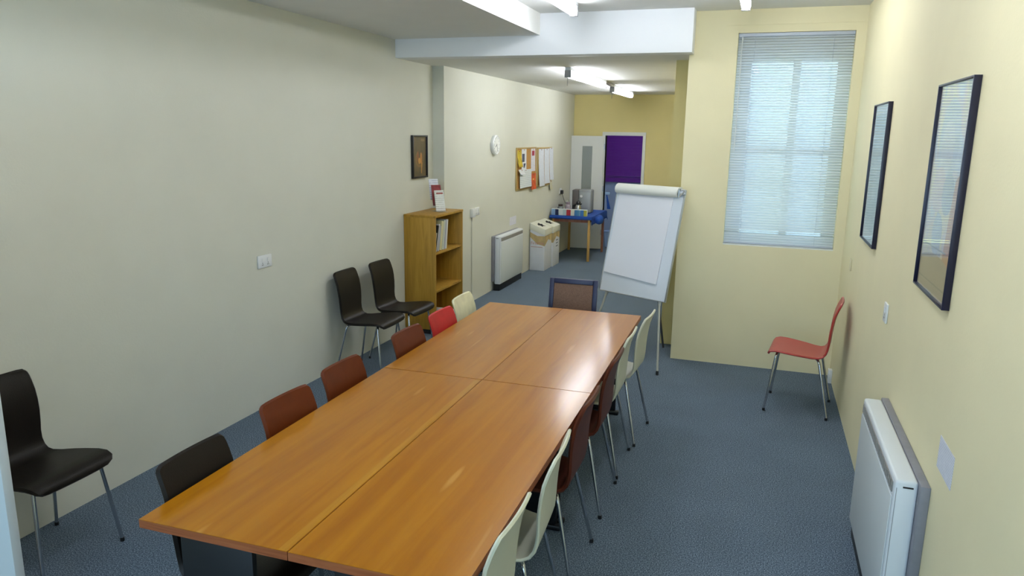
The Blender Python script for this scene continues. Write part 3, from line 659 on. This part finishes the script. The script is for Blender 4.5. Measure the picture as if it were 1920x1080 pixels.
o = bx(XR - .002, XR - .0005, 2.545, 2.745, .825, .94).build('wall_notice', print_mat('notice_right', '#dfe1ea', '#a5a8bb', 110)); tag(o, 'small white notice above the right hand heater', 'notice')
# clock
t = thing('wall_clock', 'round white wall clock on the corridor wall', 'clock', (X2, 8.47, 1.803))
MB().lathe([(.112, .001), (.118, .01), (.118, .035), (.108, .046), (.100, .040)], n=40, axis='x').build('case', white_pl, t, smooth=True)
MB().lathe([(.099, .036), (.099, .0405)], n=40, axis='x').build('dial', mat('clock_dial', '#e9ebe6', .5), t)
tick = bx(.0405, .0415, -.002, .002, .078, .092).mesh('hour_mark', black_pl)
for i in range(12): link('hour_mark', tick, t, (0, 0, 0), (i * PI / 6, 0, 0))
link('hour_hand', bx(.0415, .043, -.003, .003, -.012, .052).mesh('hour_hand', black_pl), t, rot=(math.radians(120), 0, 0))
link('minute_hand', bx(.043, .0445, -.002, .002, -.014, .08).mesh('minute_hand', black_pl), t, rot=(math.radians(200), 0, 0))
# noticeboards and papers
cork = mat('cork', '#b98a4c', .9, var=.2, vscale=90, bump=.2, bscale=200); oak = mat('board_frame_wood', '#b59a5e', .5)
def noticeboard(label, y0, y1, z0, z1):
    t = thing('noticeboard', label, 'noticeboard', (X2, (y0 + y1) / 2, (z0 + z1) / 2), group='cork noticeboards'); hy, hz = (y1 - y0) / 2, (z1 - z0) / 2
    bx(.001, .012, -hy + .02, hy - .02, -hz + .02, hz - .02).build('cork_panel', cork, t)
    for s in (-1, 1):
        bx(.001, .02, *sorted((s * hy, s * (hy - .02))), -hz, hz).build('frame_side', oak, t, bevel=.002)
        bx(.001, .02, -hy + .02, hy - .02, *sorted((s * hz, s * (hz - .02)))).build('frame_rail', oak, t, bevel=.002)
noticeboard('cork noticeboard nearer the clock, with an orange flyer', 9.32, 10.21, 1.19, 1.757)
noticeboard('noticeboard covered by long white sheets, farther from the clock', 10.29, 11.03, 1.182, 1.747)
def sheet(label, y0, y1, z0, z1, m, curl=.01, off=.014, name='pinned_paper', slant=0, parts=()):
    n = 5; mb = MB(); fr, bk = [], []
    cy, cz = (y0 + y1) / 2, (z0 + z1) / 2
    for i in range(n + 1):
        for k in range(n + 1):
            u, v = i / n, k / n; d = off + curl * (1 - v) ** 2 * (.4 + .6 * abs(2 * u - 1))
            p = (y0 + (y1 - y0) * u - cy + slant * (v - .5), z0 + (z1 - z0) * v - cz)
            fr.append((d, *p)); bk.append((d - .0015, *p))
    q = lambda i, k: i * (n + 1) + k; K = (n + 1) ** 2; fs = []
    for i in range(n):
        for k in range(n):
            f = (q(i, k), q(i + 1, k), q(i + 1, k + 1), q(i, k + 1)); fs += [f, tuple(K + j for j in reversed(f))]
        for k in (0, n): fs += [(q(i, k), q(i + 1, k), K + q(i + 1, k), K + q(i, k)), (q(k, i), q(k, i + 1), K + q(k, i + 1), K + q(k, i))]
    mb.add(fr + bk, fs)
    t = thing(name, label, 'paper', (X2, cy, cz), group='papers pinned on the noticeboards')
    mb.build('paper_sheet', m, t, smooth=True)
    MB().lathe([(.005, 0), (.006, .004), (.004, .008)], (off, 0, (z1 - z0) / 2 - .012), 8, 'x').build('pin', mat('pin_red', '#a03030', .4), t)
    for pn, a, b, c, d, pmt in parts: bx(off + .0005, off + .0018, a, b, c, d).build(pn, pmt, t)
pw = print_mat('typed_sheet', '#dfe5e6', '#a9b3b8', 40); pw2 = print_mat('rota_sheet', '#e3e7ee', '#9fa9c4', 22, 1, .5)
ink = mat('photo_ink', '#4b5366', .6, var=.5, vscale=50); yel = mat('yellow_flyer', '#c9b02c', .6, var=.25, vscale=20)
sheet('yellow flyer at the left edge of the cork board', 9.345, 9.52, 1.50, 1.72, yel, .03)
sheet('white sheet with dark photographs on the cork board', 9.53, 9.74, 1.43, 1.735, mat('plain_sheet', '#e4e6e8', .7), .005, .016,
      parts=[('photo', -.085, .02, -.02, .09, ink), ('photo', -.02, .07, -.11, -.04, ink)])
sheet('sheet with red emblem at the top right of the cork board', 9.96, 10.16, 1.42, 1.735, print_mat('emblem_sheet', '#e2e0e6', '#a2a8b8', 45), .006, parts=[('red_emblem', -.06, .06, .06, .13, mat('emblem_red', '#a8324a', .6))])
sheet('large white typed sheet low on the cork board', 9.42, 9.94, 1.215, 1.46, pw, .012, .030, slant=.02)
sheet('folded white slip at the left of the cork board', 9.35, 9.55, 1.40, 1.47, mat('plain_sheet', '#e4e6e8', .7), .02, .046, slant=-.06)
sheet('orange flyer at the bottom right of the cork board', 9.95, 10.17, 1.165, 1.39, mat('orange_flyer', '#c4501e', .6, var=.35, vscale=16), .02, slant=.03, off=.023,
      parts=[('pale_oval', -.03, .035, -.04, .04, mat('pale_print', '#d9c36a', .6))])
sheet('long white rota sheet on the left of the far noticeboard', 10.31, 10.572, 1.185, 1.725, pw2, .025, .022)
sheet('long white rota sheet in the middle of the far noticeboard', 10.58, 10.85, 1.21, 1.725, pw2, .02, .026)
sheet('narrow white sheet at the right of the far noticeboard', 10.87, 11.08, 1.25, 1.735, pw2, .02, .024)
sheet('small cream note hanging below the far noticeboard', 10.93, 11.06, 1.10, 1.24, mat('cream_note', '#d6d1b4', .7), .012, .0225)

# ------------------------------------------------------------------ recycling boxes
card = mat('white_card', '#d9dce2', .7, var=.03, vscale=10); tan = mat('tan_print', '#bfa877', .7, var=.2, vscale=8)
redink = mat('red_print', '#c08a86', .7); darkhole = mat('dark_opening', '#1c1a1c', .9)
def bin_box(label, x0, x1, y0, y1, zt, zf, words):
    t = thing('recycling_box', label, 'box', (x0, y0, 0), group='cardboard recycling boxes'); w, l = x1 - x0, y1 - y0
    MB().hexa([(0, 0, 0), (w, 0, 0), (w, l, 0), (0, l, 0)], [(0, 0, zt - .09), (w, 0, zf - .09), (w, l, zf - .09), (0, l, zt - .09)]).build('carton', card, t, bevel=.002)
    lid = MB().hexa([(-.006, -.006, zt - .09), (w + .006, -.006, zf - .09), (w + .006, l + .006, zf - .09), (-.006, l + .006, zt - .09)], [(-.006, -.006, zt), (w + .006, -.006, zf), (w + .006, l + .006, zf), (-.006, l + .006, zt)]).build('lid', mat('lid_card', '#dcdccb', .7), t, bevel=.002)
    sl = (zf - zt) / w
    def top(a, b): return (a * w, b * l, zt + sl * a * w + .0015)
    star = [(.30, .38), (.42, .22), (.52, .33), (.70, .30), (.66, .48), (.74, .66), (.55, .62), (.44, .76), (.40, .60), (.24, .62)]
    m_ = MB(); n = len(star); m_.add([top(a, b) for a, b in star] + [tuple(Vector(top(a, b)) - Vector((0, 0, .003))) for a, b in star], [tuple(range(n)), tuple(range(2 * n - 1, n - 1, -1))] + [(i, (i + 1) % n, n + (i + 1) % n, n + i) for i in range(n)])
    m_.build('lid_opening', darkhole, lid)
    wv = [(0, zt - .20), (.25 * w, zt - .25), (.5 * w, zt - .30), (w, zf - .24), (w, zf - .095), (.5 * w, (zt + zf) / 2 - .14), (0, zt - .13)]
    MB().prism(wv, lambda a, b, d: (a, d, b), -.0015, -.0005).build('tan_wave', tan, t)
    MB().prism([(0, zf - .095), (l, zf - .095), (l, zf - .2), (.5 * l, zf - .16), (0, zf - .24)], lambda a, b, d: (d, a, b), w + .0005, w + .0015).build('tan_wave', tan, t)
    if words:
        text('lettering', 'FirstMile', .058, redink, t, (.012, -.0012, zf - .22), (PI / 2, 0, 0))
        bx(.015, w - .03, -.0012, -.0004, zf - .26, zf - .253).build('printed_rule', redink, t)
    else:
        for i in range(3): bx(w + .0004, w + .0012, l * .45, l * .75, .28 + i * .045, .30 + i * .045).build('printed_mark', mat('grey_print', '#8a8d96', .7), t)
    return t
bin_box('white cardboard recycling box nearer the corridor heater, with red lettering', -3.105, -2.885, 10.0, 10.36, .685, .60, True)
bin_box('white cardboard recycling box beside the tea table', -3.10, -2.865, 10.385, 10.74, .68, .60, False)

# ------------------------------------------------------------------ tea table
TX0, TX1, TY0, TY1, TT = -3.09, -2.44, 11.0, 12.12, .695
t = thing('tea_table', 'small wooden table under a blue cloth by the open door', 'table', (TX0, TY0, 0)); tw, tl = TX1 - TX0, TY1 - TY0
bx(0, tw, 0, tl, TT - .03, TT).build('table_top', pale_wood, t, bevel=.003)
for (x, y, m_) in ((.02, .02, pale_wood), (tw - .055, .02, pale_wood), (.02, tl - .055, pale_wood), (tw - .055, tl - .055, red_wood)):
    bx(x, x + .036, y, y + .036, 0, TT - .03).build('leg', m_, t, bevel=.003)
for a in ((.056, tw - .055, .03, .048, TT - .09, TT - .03), (.056, tw - .055, tl - .048, tl - .03, TT - .09, TT - .03), (.03, .048, .056, tl - .055, TT - .09, TT - .03), (tw - .048, tw - .03, .056, tl - .055, TT - .09, TT - .03)): bx(*a).build('apron', red_wood, t)
blue = mat('blue_cloth', '#14479c', .8, var=.2, vscale=12, bump=.3, bscale=25)
cl = MB()
us = [-.02, -.01, 0] + [tw * i / 14 for i in range(1, 14)] + [tw, tw + .03, tw + .06, tw + .09, tw + .12]
vs2 = [-.045, -.022, 0] + [tl * i / 22 for i in range(1, 22)] + [tl, tl + .05, tl + .10]
nx, ny = len(us) - 1, len(vs2) - 1
vt = []
for j in range(ny + 1):
    for i in range(nx + 1):
        u, v = us[i], vs2[j]
        dx = max(0, -u) if u < 0 else max(0, u - tw); dy = max(0, -v) if v < 0 else max(0, v - tl)
        x = -.008 if u <= 0 else tw + .008 if u >= tw else u; y = -.008 if v <= 0 else tl + .008 if v >= tl else v
        drop = max(dx, dy) + .35 * min(dx, dy)
        rip = .008 * math.sin(u * 31 + v * 3) * (1 if dy > 0 else 0) + .008 * math.sin(v * 27) * (1 if dx > 0 else 0)
        if dx > 0: x += (1 if u > 0 else -1) * (.002 + abs(rip)) * (1 if u > 0 else .2)
        if dy > 0: y += (1 if v > 0 else -1) * (.002 + abs(rip))
        vt.append((x, y, TT + .004 - drop))
cl.add(vt, [(j * (nx + 1) + i, j * (nx + 1) + i + 1, (j + 1) * (nx + 1) + i + 1, (j + 1) * (nx + 1) + i) for j in range(ny) for i in range(nx)])
o = cl.build('tablecloth', blue, smooth=True); o.location = (TX0, TY0, 0); tag(o, 'crumpled blue cloth draped over the tea table', 'tablecloth')
sm = o.modifiers.new('thickness', 'SOLIDIFY'); sm.thickness = .003; sm.offset = 1
# bunched corner of the cloth
o2 = MB().lathe([(.02, -.09), (.05, -.07), (.062, -.02), (.055, .03), (.03, .06), (.01, .07)], (0, 0, 0), 14).build('cloth_bunch', blue, o, smooth=True)
o2.location = (tw + .10, .13, TT - .03); o2.scale = (1.1, 1.8, .9)
ZT = TT + .0085
def carton(label, x, w, h, c1, c2, name='tea_box'):
    t = thing(name, label, 'box', (x, TY0 + .025, ZT), group='boxes of tea bags in a row')
    bx(0, w, 0, .075, 0, h).build('carton', mat('tea_white', '#d8dcd8', .6), t, bevel=.001)
    bx(.001, w * .55, -.001, -.0002, .001, h - .006).build('front_print', mat('tea_' + c1.strip('#'), c1, .5), t)
    bx(w * .55, w - .001, -.001, -.0002, .001, h - .006).build('front_print', mat('tea_' + c2.strip('#'), c2, .5), t)
    MB().box(w * .1, w * .9, .037, .038, h - .0002, h + .0006).build('lid_seam', grey_pl, t)
x = TX0 + .005
for lab, w, c1, c2 in (('light blue and navy tea box at the left end of the row', .118, '#8fb0d0', '#16234e'), ('white printed tea box second in the row', .118, '#d3d9d6', '#b4c8c8'),
                       ('red and white tea box in the middle of the row', .125, '#a8202c', '#d5d6c4'), ('teal tea box fourth in the row', .085, '#3f7fae', '#4b86a8'), ('blue and yellow tea box at the right end of the row', .105, '#3a78b8', '#b5ae3c')):
    carton(lab, x, w, .098, c1, c2); x += w + .004
def jar(label, x, y, r, h, body, cap, name):
    t = thing(name, label, 'jar', (x, y, ZT))
    MB().lathe([(r * .9, 0), (r, .01), (r, h * .62), (r * .75, h * .78), (r * .62, h * .82)], n=20).build('jar_body', body, t, smooth=True)
    MB().lathe([(r * .68, h * .82), (r * .7, h * .84), (r * .7, h), (r * .6, h * 1.01)], n=20).build('lid', cap, t, smooth=True)
jarg = mat('jar_glass', '#7d8484', .12, var=.4, vscale=30)
jar('glass coffee jar with dark lid on the tea table', -2.99, 11.22, .05, .15, jarg, mat('brown_lid', '#3a2724', .4), 'coffee_jar')
jar('second smaller jar with pinkish lid on the tea table', -2.90, 11.34, .05, .18, mat('jar_pale', '#a79aa0', .2, var=.3, vscale=25), mat('pink_lid', '#8c7a80', .4), 'sugar_jar')
t = thing('milk_carton', 'cream carton standing behind the jars on the tea table', 'carton', (-2.96, 11.52, ZT), .3)
bx(-.03, .03, -.03, .03, 0, .15).build('body', mat('carton_cream', '#cfd0b8', .6), t, bevel=.002)
MB().prism([(-.03, .15), (.03, .15), (.004, .19), (-.004, .19)], lambda a, b, d: (a, d, b), -.03, .03).build('gable', mat('carton_cream', '#cfd0b8', .6), t)
t = thing('vacuum_jug', 'small steel vacuum jug with black lid in front of the boiler', 'jug', (-2.735, 11.36, ZT))
MB().lathe([(.046, 0), (.05, .008), (.05, .10), (.040, .135), (.034, .145)], n=24).build('body', chrome, t, smooth=True)
MB().lathe([(.036, .145), (.038, .15), (.036, .185), (.02, .205), (.008, .21)], n=20).build('lid', black_pl, t, smooth=True)
MB().tube([(-.048, 0, .03), (-.085, 0, .05), (-.09, 0, .12), (-.04, 0, .155)], .008, 8).build('handle', black_pl, t, smooth=True)
MB().hexa([(.03, -.01, .14), (.055, -.006, .15), (.055, .006, .15), (.03, .01, .14)], [(.03, -.012, .165), (.06, -.005, .168), (.06, .005, .168), (.03, .012, .165)]).build('spout', black_pl, t)
t = thing('water_boiler', 'grey countertop water boiler on the tea table', 'water boiler', (-2.70, 11.62, ZT), .05)
bx(-.08, .13, -.10, .14, 0, .37).build('body', mat('boiler_grey', '#8d9192', .35), t, bevel=.022, seg=3)
bx(-.185, -.081, -.09, .14, 0, .365).build('side_housing', mat('boiler_dark', '#5d5856', .45), t, bevel=.012)
bx(-.06, .11, -.103, -.1, .02, .33).build('front_panel', mat('boiler_panel', '#9a9fa0', .3), t, bevel=.001)
MB().lathe([(.02, 0), (.022, .012), (.014, .03)], (-.03, -.103 - .03, .27), 14, 'y').build('tap_knob', white_pl, t, smooth=True)
bx(-.15, -.11, -.13, -.09, .10, .13).build('spigot', black_pl, t, bevel=.006)
# cloth and bin seen in the doorway
t = thing('hanging_cloth', 'narrow blue cloth hanging on the door frame above the tea table', 'cloth', (-2.47, YF - .05, .70))
MB().hexa([(-.005, -.012, .0), (.055, -.012, .0), (.055, .012, .0), (-.005, .012, .0)], [(-.03, -.004, .24), (-.012, -.004, .24), (-.012, .008, .24), (-.03, .008, .24)]).build('folded_cloth', blue, t, bevel=.004)
bx(-.05, .03, -.014, .012, .245, .285).build('peg_clip', mat('pale_blue_plastic', '#9fbfe0', .4), t, bevel=.008)
t = thing('waste_bin', 'pale blue waste bin on the floor in the far doorway', 'bin', (-2.46, YF + .28, 0))
MB().lathe([(.085, 0), (.09, .005), (.11, .27), (.115, .275), (.115, .285), (.105, .285), (.085, .012)], n=24).build('bucket', mat('bin_blue', '#a9c0e0', .4), t, smooth=True)
MB().lathe([(.1165, .262), (.1175, .264), (.1175, .274), (.1165, .276)], n=24).build('rim', mat('bin_rim', '#8fa8cc', .4), t, smooth=True)
